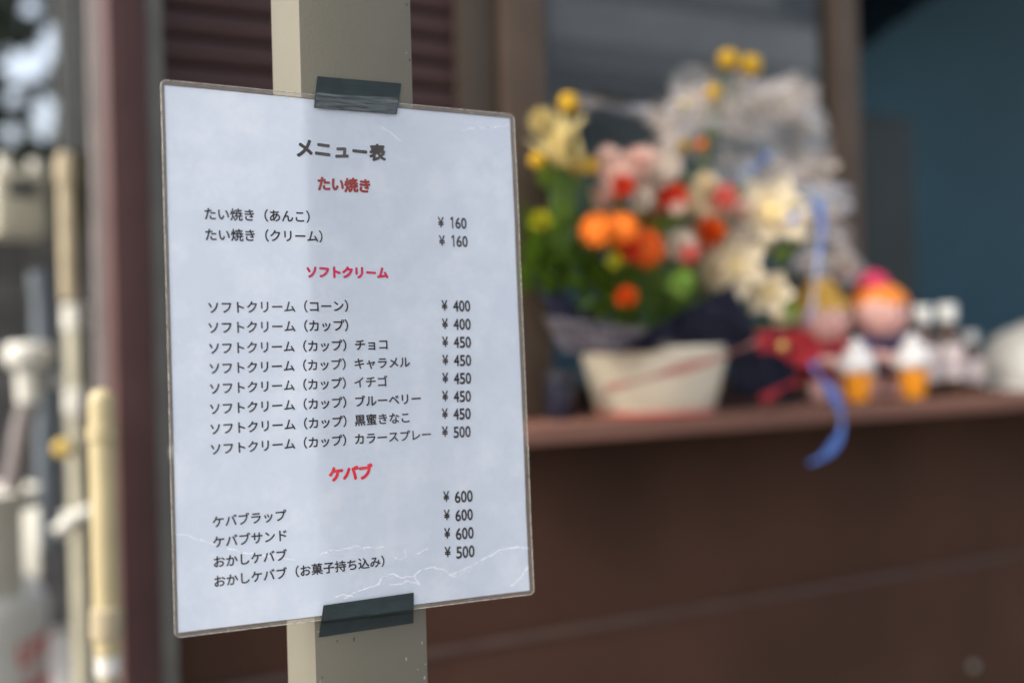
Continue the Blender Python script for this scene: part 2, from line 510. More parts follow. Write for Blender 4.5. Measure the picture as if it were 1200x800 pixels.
# printed text
def glyphs(body):
    cu = bpy.data.curves.new('t', 'FONT')
    cu.body = body; cu.size = 1.0; cu.resolution_u = 3
    ob = bpy.data.objects.new('t', cu); COL.objects.link(ob)
    me = bpy.data.meshes.new_from_object(ob.evaluated_get(bpy.context.evaluated_depsgraph_get()))
    bpy.data.objects.remove(ob)
    co = [(v.co.x, v.co.y) for v in me.vertices]; fa = [tuple(f.vertices) for f in me.polygons]
    bpy.data.meshes.remove(me)
    return co, fa
def text(body, p0, p1, m, name, bold=0.0, aspect=None, mono=False, pop=False):
    """p0/p1: photo pixels of the line's left and right middle"""
    if mono:                       # figures on an even pitch
        co, fa = [], []
        for i, ch in enumerate(body):
            c, f = glyphs(ch)
            if ch == '1': c, f = [(.20, 0), (.27, 0), (.27, .72), (.20, .72), (.20, .62), (.06, .54), (.06, .60)], [(0, 1, 2, 3, 4), (3, 6, 5, 4)]
            xs = [q[0] for q in c]; w0, w1 = min(xs), max(xs)
            tw = .50 if ch != '1' else .23
            o = len(co); cx = i * .58 + .25 - (.03 if ch == '1' else 0)
            co += [((q[0] - (w0 + w1) / 2) / (w1 - w0) * tw + cx, q[1]) for q in c]
            fa += [tuple(v + o for v in ff) for ff in f]
        x0, x1 = 0.0, .58 * (len(body) - 1) + .5
    elif pop:                      # chunky display lettering: fat glyphs set tight and slightly tilted
        co, fa = [], []
        for i, ch in enumerate(body):
            c, f = glyphs(ch)
            o = len(co); cx = i * 1.05; a_ = R_((3, -4, 4, -2, 3, -3, 2)[i % 7]); k_ = 1.08 if ch not in 'ーュニ表' else .98
            for x, y in c:
                x, y = (x - .5) * k_, (y - .36) * k_
                x += .07 * y
                co.append((x * math.cos(a_) - y * math.sin(a_) + cx, x * math.sin(a_) + y * math.cos(a_) + .36))
            fa += [tuple(v + o for v in ff) for ff in f]
        x0, x1 = min(c[0] for c in co), max(c[0] for c in co)
    else:
        co, fa = glyphs(body)
        x0, x1 = min(c[0] for c in co), max(c[0] for c in co)
    shifts = [(0, 0)]
    if bold:
        shifts += [(bold * math.cos(k * math.pi / 4), bold * math.sin(k * math.pi / 4)) for k in range(8)]
    x0 -= bold; x1 += bold
    ymid = 0.36
    a = uv_of(*p0); c = uv_of(*p1)
    L = np.linalg.norm(c - a); s = L / (x1 - x0)
    d = (c - a) / L; nrm = np.array([-d[1], d[0]])
    sy = s if aspect is None else s * aspect
    o0 = ORG[menu.name]
    V, Fc = [], []
    for k, (dx, dy) in enumerate(shifts):
        o = len(V)
        for x, y in co:
            q = a + d * (x + dx - x0) * s - nrm * (y + dy - ymid) * sy
            V.append(S(q[0], q[1], .12 + .004 * k) - o0)
        Fc += [tuple(v + o for v in f) for f in fa]
    me = bpy.data.meshes.new(name); me.from_pydata(V, [], Fc)
    me.materials.append(m)
    ob = bpy.data.objects.new(name, me); COL.objects.link(ob); ob.parent = menu
    ORG[ob.name] = o0.copy()
    return ob
INK = M['ink']
text('メニュー表', (347, 173.5), (452, 180), M['inktitle'], 'title_text', bold=.048, pop=True)
text('たい焼き', (372, 215.3), (434, 218.5), M['inkbrick'], 'heading_text', bold=.052, pop=True)
text('ソフトクリーム', (359, 318.8), (455, 320), M['inkmag'], 'heading_text', bold=.062, pop=True)
text('ケバブ', (385, 556), (437, 552.5), M['inkred'], 'heading_text', bold=.062, pop=True)
items = [('たい焼き（あんこ）', 239.5, 250.8, 363, 254.4), ('たい焼き（クリーム）', 240.5, 275.2, 378, 277.4),
         ('ソフトクリーム（コーン）', 244, 360.6, 408, 358.6), ('ソフトクリーム（カップ）', 244, 384.2, 408, 381.2),
         ('ソフトクリーム（カップ）チョコ', 245, 408.4, 454, 403.4), ('ソフトクリーム（カップ）キャラメル', 245.5, 432, 480.5, 424.2),
         ('ソフトクリーム（カップ）イチゴ', 246, 455.6, 454, 446.6), ('ソフトクリーム（カップ）ブルーベリー', 246, 479.4, 493, 466.8),
         ('ソフトクリーム（カップ）黒蜜きなこ', 246.5, 503, 479.6, 489), ('ソフトクリーム（カップ）カラースプレー', 247, 526.6, 505, 508.6),
         ('ケバブラップ', 249, 611.7, 335.7, 603.3), ('ケバブサンド', 249.5, 635.3, 336, 626.7),
         ('おかしケバブ', 250.4, 658.5, 336.4, 649.8), ('おかしケバブ（お菓子持ち込み）', 251, 681.5, 450.5, 657)]
for s_, x0, y0, x1, y1 in items:
    text(s_, (x0, y0), (x1, y1), INK, 'item_text', bold=.022)
def price(n_, x0, x1, y, sl):
    wv = (x1 - x0)
    text('¥', (x0, y - .5), (x0 + 7.0, y - .5 - sl * 6), INK, 'price_text', bold=.024, aspect=1.3)
    text(n_, (x0 + 13.4, y), (x1, y - sl * 20), INK, 'price_text', bold=.024, aspect=1.42, mono=True)
for n_, x0, x1, y, sl in (('160', 513, 546.6, 260.8, -.04), ('160', 514.3, 548, 282.2, -.03), ('400', 517.3, 551, 358.2, 0), ('400', 517.8, 551.5, 379.7, .008),
                      ('450', 518, 551.8, 400.8, .016), ('450', 518.2, 552, 422.2, .024), ('450', 518.2, 552, 443.3, .032), ('450', 518, 551.8, 464.4, .04),
                      ('450', 517.7, 551.5, 485, .048), ('500', 517.8, 551.5, 506.1, .056), ('600', 519.3, 553.8, 582, .085), ('600', 520, 554, 603.7, .095),
                      ('600', 520.5, 555, 625.2, .1), ('500', 521, 556, 647, .11)):
    price(n_, x0, x1, y, sl)

# white crease lines where the film has lifted
crease = thin('crease_white', (.95, .97, 1.0), .12, .3, .1, 260, .9, bump=0, lo=.3, hi=.5)
def creaseline(pts, wid, seed, closed=False):
    pts = [uv_of(*p) for p in pts]
    fine = []
    for i in range(len(pts) - 1):
        a, c = np.array(pts[i]), np.array(pts[i + 1])
        L = np.linalg.norm(c - a); k = max(2, int(L / .6))
        for j in range(k): fine.append(a + (c - a) * j / k)
    fine.append(np.array(pts[-1]))
    b = MB(); prev = None
    for i, q in enumerate(fine):
        d = fine[min(i + 1, len(fine) - 1)] - fine[max(i - 1, 0)]
        d = d / (np.linalg.norm(d) + 1e-9); nn = np.array([-d[1], d[0]])
        jn = nn * (1.1 * ncol((i * .13, seed, 0)) + .5 * ncol((i * .5, seed, 2)))
        ww = 1.5 * wid * (.45 + .9 * abs(ncol((i * .22, seed, 5))) * 2)
        q2 = q + jn
        a = b.b.verts.new(S(*(q2 + nn * ww), .09)); c = b.b.verts.new(S(*(q2 - nn * ww), .09))
        if prev: b.b.faces.new((prev[0], prev[1], c, a))
        prev = (a, c)
    b.build('crease_line', crease, menu, smooth=False)
creaseline([(204, 624), (222, 628), (240, 634), (262, 641), (290, 648), (320, 652), (345, 656)], .32, 1)
creaseline([(620, 642), (600, 641), (588, 644), (570, 653), (552, 663), (538, 670), (528, 673), (520, 668), (508, 664), (492, 668), (484, 676), (470, 676), (458, 672), (448, 676)], .38, 2)
creaseline([(619, 664), (612, 674), (604, 682), (598, 688)], .42, 3)
creaseline([(448, 676), (444, 684), (438, 686), (428, 690), (412, 695), (404, 702)], .36, 4)
creaseline([(486, 674), (492, 684), (478, 680), (464, 686), (456, 684)], .34, 5)
creaseline([(374, 650), (388, 645), (404, 643), (420, 640), (440, 642), (452, 640)], .26, 6)
creaseline([(462, 652), (468, 656), (476, 652), (474, 644)], .26, 7)
creaseline([(488, 650), (496, 645), (502, 642)], .26, 8)
creaseline([(392, 700), (402, 696), (414, 698)], .4, 9)
creaseline([(524, 672), (534, 676), (552, 666)], .22, 11)
creaseline([(447, 148), (460, 158), (470, 166)], .3, 12)
creaseline([(540, 152), (560, 150), (585, 149), (597, 146)], .22, 13)
# tapes
def tape(c, nm, seed, lab):
    c = [Vector((*q, 0)) for q in c]
    def f(a, e):
        q = c[0].lerp(c[1], a).lerp(c[3].lerp(c[2], a), e)
        uvp = uv_of(q.x, q.y)
        ins = min(uvp[1] - V0_, V1_ - uvp[1])          # > 0 over the sheet
        k = max(0., min(1., (ins + 2.2) / 1.8)); k = k * k * (3 - 2 * k)
        yp = (YP - .0003) * (1 - k) + (S(*uvp, .75).y) * k
        wr = .00025 * ncol((a * 3, e * 9, seed)) + .0002 * ncol((a * 9, e * 22, seed + 3)) * k
        return P(q.x, q.y, yp - .0003 - abs(wr))
    b = MB(); b.grid(f, 60, 26)
    o = b.build('tape_strip', M['tape'], None, thick=0.0)
    tag(o, lab, 'tape', 'dark tape strips holding the menu sheet')
def tape_highlight():  # pale overlay painting the highlight on the wrinkled lower half of the tape
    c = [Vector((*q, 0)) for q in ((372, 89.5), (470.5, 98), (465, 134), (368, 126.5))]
    streak = thin('tape_sheen', (.42, .45, .44), .0, .35, .15, 60, .34, bump=.3, stretch=(1, 1, 9), lo=.40, hi=.66)
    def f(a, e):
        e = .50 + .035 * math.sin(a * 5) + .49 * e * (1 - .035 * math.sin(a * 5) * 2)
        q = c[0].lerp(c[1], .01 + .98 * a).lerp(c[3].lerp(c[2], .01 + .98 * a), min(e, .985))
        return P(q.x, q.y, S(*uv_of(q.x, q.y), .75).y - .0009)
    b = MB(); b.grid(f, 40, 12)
    return b.build('highlight_streaks', streak, bpy.data.objects['tape_strip'])
tape([(372, 89.5), (470.5, 98), (465, 134), (368, 126.5)], 'tape', 1, 'dark strip of tape across the top edge of the menu sheet')
tape_highlight()
tape([(379, 708.8), (485, 693.8), (484.6, 729.6), (373.6, 746.4)], 'tape', 6, 'dark strip of tape across the bottom edge of the menu sheet')

# ------------------------------------------------------------------ flower arrangement
YA = 1.236
pc = P(767, 450, YA)
base = Vector((pc.x, YA, SILL))
arr = thing('flower_arrangement', base, 'gift flower arrangement in a cream pot with navy wrapping and blue ribbon on the shelf', 'flowers')
rt, rb, hp = sz(767, YA, 178) / 2, sz(767, YA, 138) / 2, sz(767, YA, 78)
b = MB(); b.lathe(base, [(0, .001), (rb * .96, .001), (rb, .004), (rt * .97, hp - .008), (rt, hp - .006), (rt, hp), (rt - .005, hp), (rb, .02), (0, .02)], 48)
b.build('pot', mat('cream_ceramic', (.66, .60, .47), .45, .08, 20), arr)
b = MB(); b.lathe(base, [(rb * 1.005, .0005), (rb * 1.02, .001), (rb * 1.025, .003), (rb * 1.005, .004)], 48)
b.build('ribbon_band', M['red'], arr)
def pet(name, col, trl=.3, var=.15, col2=None): return soft(name, col, trl, var, 70, col2)
Fm = dict(cream=pet('cream_petal', (.86, .76, .56), .45), white=pet('white_petal', (.86, .78, .68), .45), pinkw=pet('pale_pink_petal', (.95, .62, .52), .45, .12, (.96, .84, .76)),
          red=pet('scarlet_petal', (.80, .08, .03)), coral=pet('coral_petal', (.88, .28, .24), .45), orange=pet('orange_petal', (.82, .22, .02)),
          deep=pet('deep_orange_petal', (.78, .13, .015)), yellow=pet('yellow_petal', (.68, .42, .03)), pale=pet('pale_yellow_petal', (.78, .66, .32)),
          lime=pet('lime_bloom', (.40, .60, .14)), ygreen=pet('yellow_green_bloom', (.50, .48, .03)),
          lilyc=mat('pale_yellow_stamens', (.80, .62, .26), .8), centre=mat('flower_centre', (.62, .22, .03), .8), stem=soft('green_stem', (.10, .17, .035), .2), leaf=soft('green_leaf', (.15, .26, .022), .35, .3, 30, (.26, .36, .05)),
          dleaf=soft('dark_green_leaf', (.085, .17, .012), .35, .3, 30, (.14, .24, .02)), navy=soft('navy_wrapping_paper', (.022, .028, .06), .1, .3, 25, (.045, .045, .08), .5),
          gauze=thin('grey_gauze', (.36, .31, .33), .35, .4, .1, 80, .7))
TOC = (CAMP - Vector((pc.x, YA, 1.3))).normalized()
def petal(b, c, ax, rad, L, W, cup, ns=4, tipcurl=.0):
    """a petal from centre c, growing along rad, bent along ax"""
    side = ax.cross(rad).normalized()
    def f(u, v):
        wv = W * math.sin(math.pi * min(1, .12 + .88 * v) ** .75) * (1 - .25 * v)
        return c + rad * (L * v) + side * (wv * (u - .5)) + ax * (cup * L * v * v - tipcurl * L * v ** 3 + .15 * W * abs(u - .5) * 2)
    b.grid(f, 3, ns)
def bloom(kind, px, py, y, d, m, tilt=0.0, lab=None, cm=None, face=None):
    c = P(px, py, y); r = sz(px, y, d) / 2
    ax = (TOC + Vector((random.uniform(-.35, .35), 0, random.uniform(-.1, .5)))).normalized() if face is None else Vector(face).normalized()
    e1 = ax.orthogonal().normalized(); e2 = ax.cross(e1)
    b = MB()
    def rim(a): return e1 * math.cos(a) + e2 * math.sin(a)
    if kind == 'gerbera':
        for lay, (nn, rr_, cu) in enumerate(((18, 1, .05), (14, .8, .18), (10, .5, .35))):
            for k in range(nn):
                a = 2 * math.pi * (k + random.uniform(-.2, .2)) / nn
                petal(b, c + ax * .002 * lay, ax, rim(a), r * rr_ * random.uniform(.92, 1.05), r * .34, cu, 4, .1)
    elif kind == 'lily':
        for k in range(6):
            a = 2 * math.pi * k / 6 + tilt
            petal(b, c - ax * r * .3, ax, rim(a), r * random.uniform(.95, 1.1), r * 1.05, .75, 6, .5)
        for k in range(5):
            a = 2 * math.pi * k / 5 + .4
            petal(b, c - ax * r * .2, ax, rim(a), r * .55, r * .5, 1.2, 5, .3)
    elif kind == 'carnation':
        for lay in range(6):
            ph = lay / 5
            for k in range(12 - lay):
                a = 2 * math.pi * (k + random.random() * .6) / (12 - lay)
                dr = (rim(a) * math.cos(ph * 1.35) + ax * math.sin(ph * 1.35)).normalized()
                petal(b, c - ax * r * .4, ax, dr, r * random.uniform(.85, 1.1), r * .55, .18, 4, .1 * random.random())
    elif kind == 'ball':
        b.ball(c, r, seg=14)
        for v in b.b.verts: v.co += (v.co - c).normalized() * r * .18 * ncol(v.co, 260)
    elif kind == 'bud':
        rot = Vector((0, 0, 1)).rotation_difference((Vector(face) if face else Vector((.3, -.2, 1))).normalized())
        for k in range(5):
            a = 2 * math.pi * k / 5
            up = rot @ Vector((0, 0, 1)); rd = rot @ Vector((math.cos(a), math.sin(a), 0))
            petal(b, c - up * r, rd, (up + rd * .25).normalized(), r * 2, r * .9, .12, 5, -.1)
    fl = b.build('flower', m, arr, label=lab)
    if cm or kind in ('gerbera', 'lily'):
        if kind == 'lily' and not cm: cm = Fm['lilyc']
        MB().ball(c + ax * (.002 if kind == 'gerbera' else -r * .12), r * .22, (1, 1, 1), 10).build('flower_centre', cm or Fm['centre'], fl)
    # stem to the pot
    q = Vector((base.x + random.uniform(-.05, .05), YA + random.uniform(-.03, .03), SILL + hp))
    s = MB(); s.tube([c - ax * r * .35, c.lerp(q, .35) + Vector((0, .01, -.01)), c.lerp(q, .7), q], [.0016, .0018, .002, .002], 6)
    s.build('stem', Fm['stem'], fl)
    return fl
for a in [
    ('lily', 906, 247, 1.20, 96, 'cream', .3, 'large cream bloom'), ('lily', 862, 312, 1.185, 78, 'cream', .9, None), ('lily', 900, 342, 1.18, 62, 'cream', .2, None),
    ('carnation', 838, 318, 1.19, 50, 'cream', 0, None), ('carnation', 932, 262, 1.22, 50, 'white', 0, None), ('carnation', 798, 286, 1.18, 46, 'white', 0, None),
    ('gerbera', 700, 269, 1.170, 50, 'orange', 0, 'orange gerbera'), ('gerbera', 728, 268, 1.165, 50, 'orange', 0, None), ('gerbera', 757, 291, 1.17, 54, 'deep', 0, None), ('carnation', 722, 206, 1.18, 46, 'pinkw', 0, None), ('carnation', 748, 188, 1.18, 44, 'pinkw', 0, None), ('carnation', 772, 205, 1.18, 40, 'white', 0, None), ('carnation', 712, 182, 1.19, 30, 'pinkw', 0, None), ('carnation', 735, 290, 1.17, 40, 'red', 0, None),
    ('carnation', 833, 271, 1.185, 40, 'deep', 0, None), ('carnation', 733, 347, 1.165, 30, 'deep', 0, None),
    ('carnation', 717, 195, 1.20, 50, 'pinkw', 0, 'pale pink ruffled flower'), ('carnation', 755, 200, 1.21, 62, 'pinkw', 0, None), ('carnation', 784, 196, 1.22, 40, 'white', 0, None),
    ('carnation', 730, 218, 1.17, 32, 'red', 0, None), ('carnation', 752, 233, 1.175, 34, 'white', 0, None), ('carnation', 789, 230, 1.175, 42, 'red', 0, None),
    ('carnation', 793, 243, 1.165, 22, 'pinkw', 0, None), ('carnation', 850, 230, 1.185, 36, 'coral', 0, None), ('carnation', 828, 216, 1.20, 38, 'cream', 0, None),
    ('carnation', 808, 297, 1.165, 28, 'coral', 0, None), ('carnation', 704, 230, 1.20, 32, 'pinkw', 0, None),
    ('ball', 853, 70, 1.25, 24, 'yellow', 0, 'small round yellow bloom on a tall stem'), ('ball', 879, 77, 1.25, 26, 'yellow', 0, None), ('ball', 836, 108, 1.24, 18, 'yellow', 0, None),
    ('ball', 803, 122, 1.25, 10, 'pale', 0, None), ('ball', 800, 170, 1.24, 16, 'yellow', 0, None), ('ball', 890, 118, 1.29, 13, 'pale', 0, None), ('ball', 822, 170, 1.24, 13, 'orange', 0, None),
    ('carnation', 634, 141, 1.20, 36, 'pale', 0, 'pale yellow bloom at the left tip'), ('ball', 666, 121, 1.20, 24, 'yellow', 0, None), ('ball', 630, 188, 1.20, 20, 'yellow', 0, None),
    ('ball', 692, 195, 1.19, 20, 'yellow', 0, None), ('ball', 676, 195, 1.19, 14, 'yellow', 0, None),
    ('carnation', 633, 258, 1.17, 30, 'ygreen', 0, 'yellow green button bloom'), ('carnation', 798, 331, 1.165, 36, 'lime', 0, 'lime green bloom'), ('carnation', 920, 366, 1.18, 38, 'lime', 0, None),
    ('carnation', 915, 372, 1.175, 26, 'cream', 0, None), ('carnation', 720, 305, 1.165, 22, 'ygreen', 0, None)]:
    bloom(a[0], a[1], a[2], a[3], a[4], Fm[a[5]], a[6], a[7])
for px, py, d, fc in ((662, 152, 44, (.2, -.2, 1)), (650, 172, 50, (-.8, -.2, 1)), (672, 186, 46, (-.8, -.3, .7)), (655, 160, 36, (-.1, -.4, 1))):
    bloom('bud', px, py, 1.19, d, Fm['pale'], face=fc)
random.seed(41)
for k in range(34):                # small filler blooms between the large ones
    u_ = random.random()
    px = 700 + 215 * u_; py = 195 + 60 * u_ + random.uniform(0, 110 + 10 * u_)
    if px < 790 and py > 258: continue
    bloom('carnation', px, py, random.uniform(1.205, 1.235), random.uniform(24, 40), Fm[random.choice(['cream', 'cream', 'white', 'pinkw', 'pinkw', 'coral'])])
def leaf(b, c, d, L, W):
    d = d.normalized(); s = d.cross(Vector((random.uniform(-.4, .4), -1, random.uniform(-.4, .6)))).normalized(); n_ = s.cross(d)
    f = lambda u, v: c + d * (L * v) + s * (W * math.sin(math.pi * v ** .8) * (u - .5)) + n_ * (L * .25 * v * v - abs(u - .5) * W * .3)
    b.grid(f, 2, 4)
def foliage(name, m, boxes, n_, L0, L1, seed, ygap=(1.18, 1.29)):
    random.seed(seed); b = MB()
    for i in range(n_):
        x0, y0, x1, y1 = random.choice(boxes)
        c = P(random.uniform(x0, x1), random.uniform(y0, y1), random.uniform(*ygap))
        d = (c - (base + Vector((0, 0, .06)))).normalized() + Vector((random.uniform(-.7, .7), random.uniform(-.9, .2), random.uniform(-.3, .7)))
        leaf(b, c, d, random.uniform(L0, L1), random.uniform(.010, .020))
    return b.build(name, m, arr, kind='stuff')
foliage('foliage', Fm['dleaf'], [(625, 270, 690, 350), (640, 300, 710, 385), (690, 320, 740, 380), (625, 265, 670, 310)], 170, .02, .045, 3, (1.19, 1.27))
foliage('foliage', Fm['leaf'], [(690, 300, 790, 380), (640, 210, 670, 290), (740, 240, 790, 275), (740, 320, 800, 390), (690, 240, 850, 330), (780, 230, 930, 340)], 170, .02, .04, 4, (1.20, 1.29))
b = MB()
for k in range(7):
    q0 = P(650 + k * 3, 290, 1.2); q1 = P(648 + k * 5, 190, 1.2)
    b.tube([q0, q0.lerp(q1, .5) + Vector((.002 * math.sin(k), 0, 0)), q1], .0022, 6)
b.build('stem_cluster', Fm['stem'], arr)
# wrapping paper: pointed sheets around the pot
def sheet(name, m, pts, y0, y1, seed, amp=.006, nu=24, nv=14, thick=.0004, rag=0):
    """quad patch: pts = TL, TR, BR, BL photo pixels; y0 top depth, y1 bottom depth; top edge may be peaked"""
    TL, TR, BR, BL = [Vector((*q, 0)) for q in pts]
    def f(u, v):
        q = TL.lerp(TR, u).lerp(BL.lerp(BR, u), v)
        if rag: q += Vector((rag * ncol((u * 3, v * 5, seed + 2)), rag * ncol((u * 5, v * 3, seed + 9)), 0))
        yy = y0 + (y1 - y0) * v
        c = amp * (1.6 * ncol((u * 4, v * 3, seed)) + .8 * ncol((u * 11, v * 7, seed + 5)) + .5 * abs(ncol((u * 16 + v * 9, v * 5, seed))))
        return P(q.x, q.y, yy + c)
    b = MB(); b.grid(f, nu, nv)
    return b.build(name, m, arr, thick=thick, angle=60)
sheet('wrapping_paper', Fm['navy'], [(735, 400), (858, 333), (893, 402), (740, 412)], 1.135, 1.150, 2)
sheet('wrapping_paper', Fm['navy'], [(795, 372), (857, 336), (890, 408), (800, 412)], 1.130, 1.150, 12)
sheet('wrapping_paper', Fm['navy'], [(618, 318), (645, 335), (740, 400), (668, 412)], 1.20, 1.17, 3)
sheet('wrapping_paper', Fm['navy'], [(645, 372), (760, 392), (862, 410), (672, 414)], 1.165, 1.158, 4)
sheet('wrapping_gauze', Fm['gauze'], [(636, 370), (760, 385), (800, 404), (660, 414)], 1.15, 1.15, 5)
sheet('wrapping_paper', Fm['navy'], [(850, 395), (935, 380), (930, 470), (860, 465)], 1.25, 1.24, 8)
# cellophane
cello = thin('cellophane', (.86, .75, .66), .04, .2, .08, 11, .70, bump=.6, bscale=22, stretch=(.7, 1, 2.4), lo=.40, hi=.64)
def cell(pts, y0, y1, seed, amp=.022, nu=46, nv=34): return sheet('cellophane', cello, pts, y0, y1, seed, amp, nu, nv, 0, 26 if nv > 6 else 5)
cell([(792, 90), (962, 96), (992, 300), (850, 215)], 1.285, 1.26, 21)
cell([(770, 118), (950, 92), (978, 200), (820, 190)], 1.27, 1.25, 27, .015)
cell([(905, 170), (985, 215), (1008, 330), (940, 330)], 1.28, 1.26, 23, .015)
cell([(800, 78), (838, 88), (830, 150), (770, 180)], 1.26, 1.24, 33, .012, 16, 16)
cell([(760, 135), (800, 135), (795, 195), (768, 195)], 1.25, 1.24, 25, .012, 16, 16)
cell([(676, 112), (800, 132), (800, 144), (676, 122)], 1.25, 1.25, 26, .004, 30, 4)
# ribbons
def ribbon(name, m, pts, wd, y=None, par=arr, flat=Vector((1, 0, 0))):
    pts = [P(*p) for p in pts]
    fine = []
    n_ = len(pts)
    for i in range(n_ - 1):
        p0_, p1_, p2_, p3_ = pts[max(i - 1, 0)], pts[i], pts[i + 1], pts[min(i + 2, n_ - 1)]
        for j in range(8):
            t_ = j / 8
            fine.append(.5 * ((2 * p1_) + (p2_ - p0_) * t_ + (2 * p0_ - 5 * p1_ + 4 * p2_ - p3_) * t_ ** 2 + (3 * p1_ - p0_ - 3 * p2_ + p3_) * t_ ** 3))
    fine.append(pts[-1])
    b = MB(); prev = None
    for i, q in enumerate(fine):
        d = (fine[min(i + 1, len(fine) - 1)] - fine[max(i - 1, 0)]).normalized()
        s = d.cross(TOC).normalized()
        wv = wd * (.65 + .35 * math.cos(i * .35))
        a = b.b.verts.new(q + s * wv / 2 + TOC * .002 * math.sin(i * .4)); c = b.b.verts.new(q - s * wv / 2)
        if prev: b.b.faces.new((prev[0], prev[1], c, a))
        prev = (a, c)
    return b.build(name, m, par, thick=.0003)
blue = mat('blue_satin_ribbon', (.10, .22, .62), .3, .2, 40, spec=.8)
pblue = mat('pale_blue_ribbon', (.45, .55, .82), .3, .2, 40, spec=.8)
redr = mat('red_satin_ribbon', (.52, .03, .04), .35, .25, 60)
ribbon('blue_ribbon', blue, [(925, 262, 1.17), (938, 245, 1.16), (958, 240, 1.155), (964, 270, 1.15), (960, 300, 1.14)], .011)
ribbon('blue_ribbon', pblue, [(960, 296, 1.14), (955, 335, 1.13), (951, 362, 1.135), (947, 378, 1.15)], .006)
ribbon('blue_ribbon', blue, [(950, 420, 1.135), (956, 434, 1.125), (972, 455, 1.12), (986, 485, 1.118), (984, 510, 1.118), (968, 532, 1.12), (948, 543, 1.122)], .013)
ribbon('blue_ribbon', blue, [(900, 180, 1.2), (886, 196, 1.19), (876, 196, 1.2)], .008)
ribbon('red_ribbon', mat('dusty_red_ribbon', (.52, .22, .18), .5), [(712, 455, 1.136), (745, 447, 1.130), (790, 434, 1.128), (840, 420, 1.130), (888, 400, 1.135)], .011)
ribbon('red_ribbon', mat('faded_red_ribbon', (.60, .42, .34), .5), [(712, 455, 1.136), (706, 470, 1.142), (712, 485, 1.150)], .010)
ribbon('red_ribbon', redr, [(884, 402, 1.15), (905, 392, 1.14), (935, 398, 1.135), (958, 412, 1.13)], .030)
ribbon('red_ribbon', redr, [(890, 400, 1.15), (910, 410, 1.14), (940, 420, 1.135), (965, 405, 1.13), (985, 400, 1.13)], .024)
ribbon('red_ribbon', redr, [(892, 470, 1.17), (915, 455, 1.17), (938, 445, 1.17)], .016)
MB().ball(P(918, 405, 1.12), .006, (1.3, .6, 1)).build('ribbon_knot', mat('gold_print', (.5, .30, .08), .4, .3), arr)

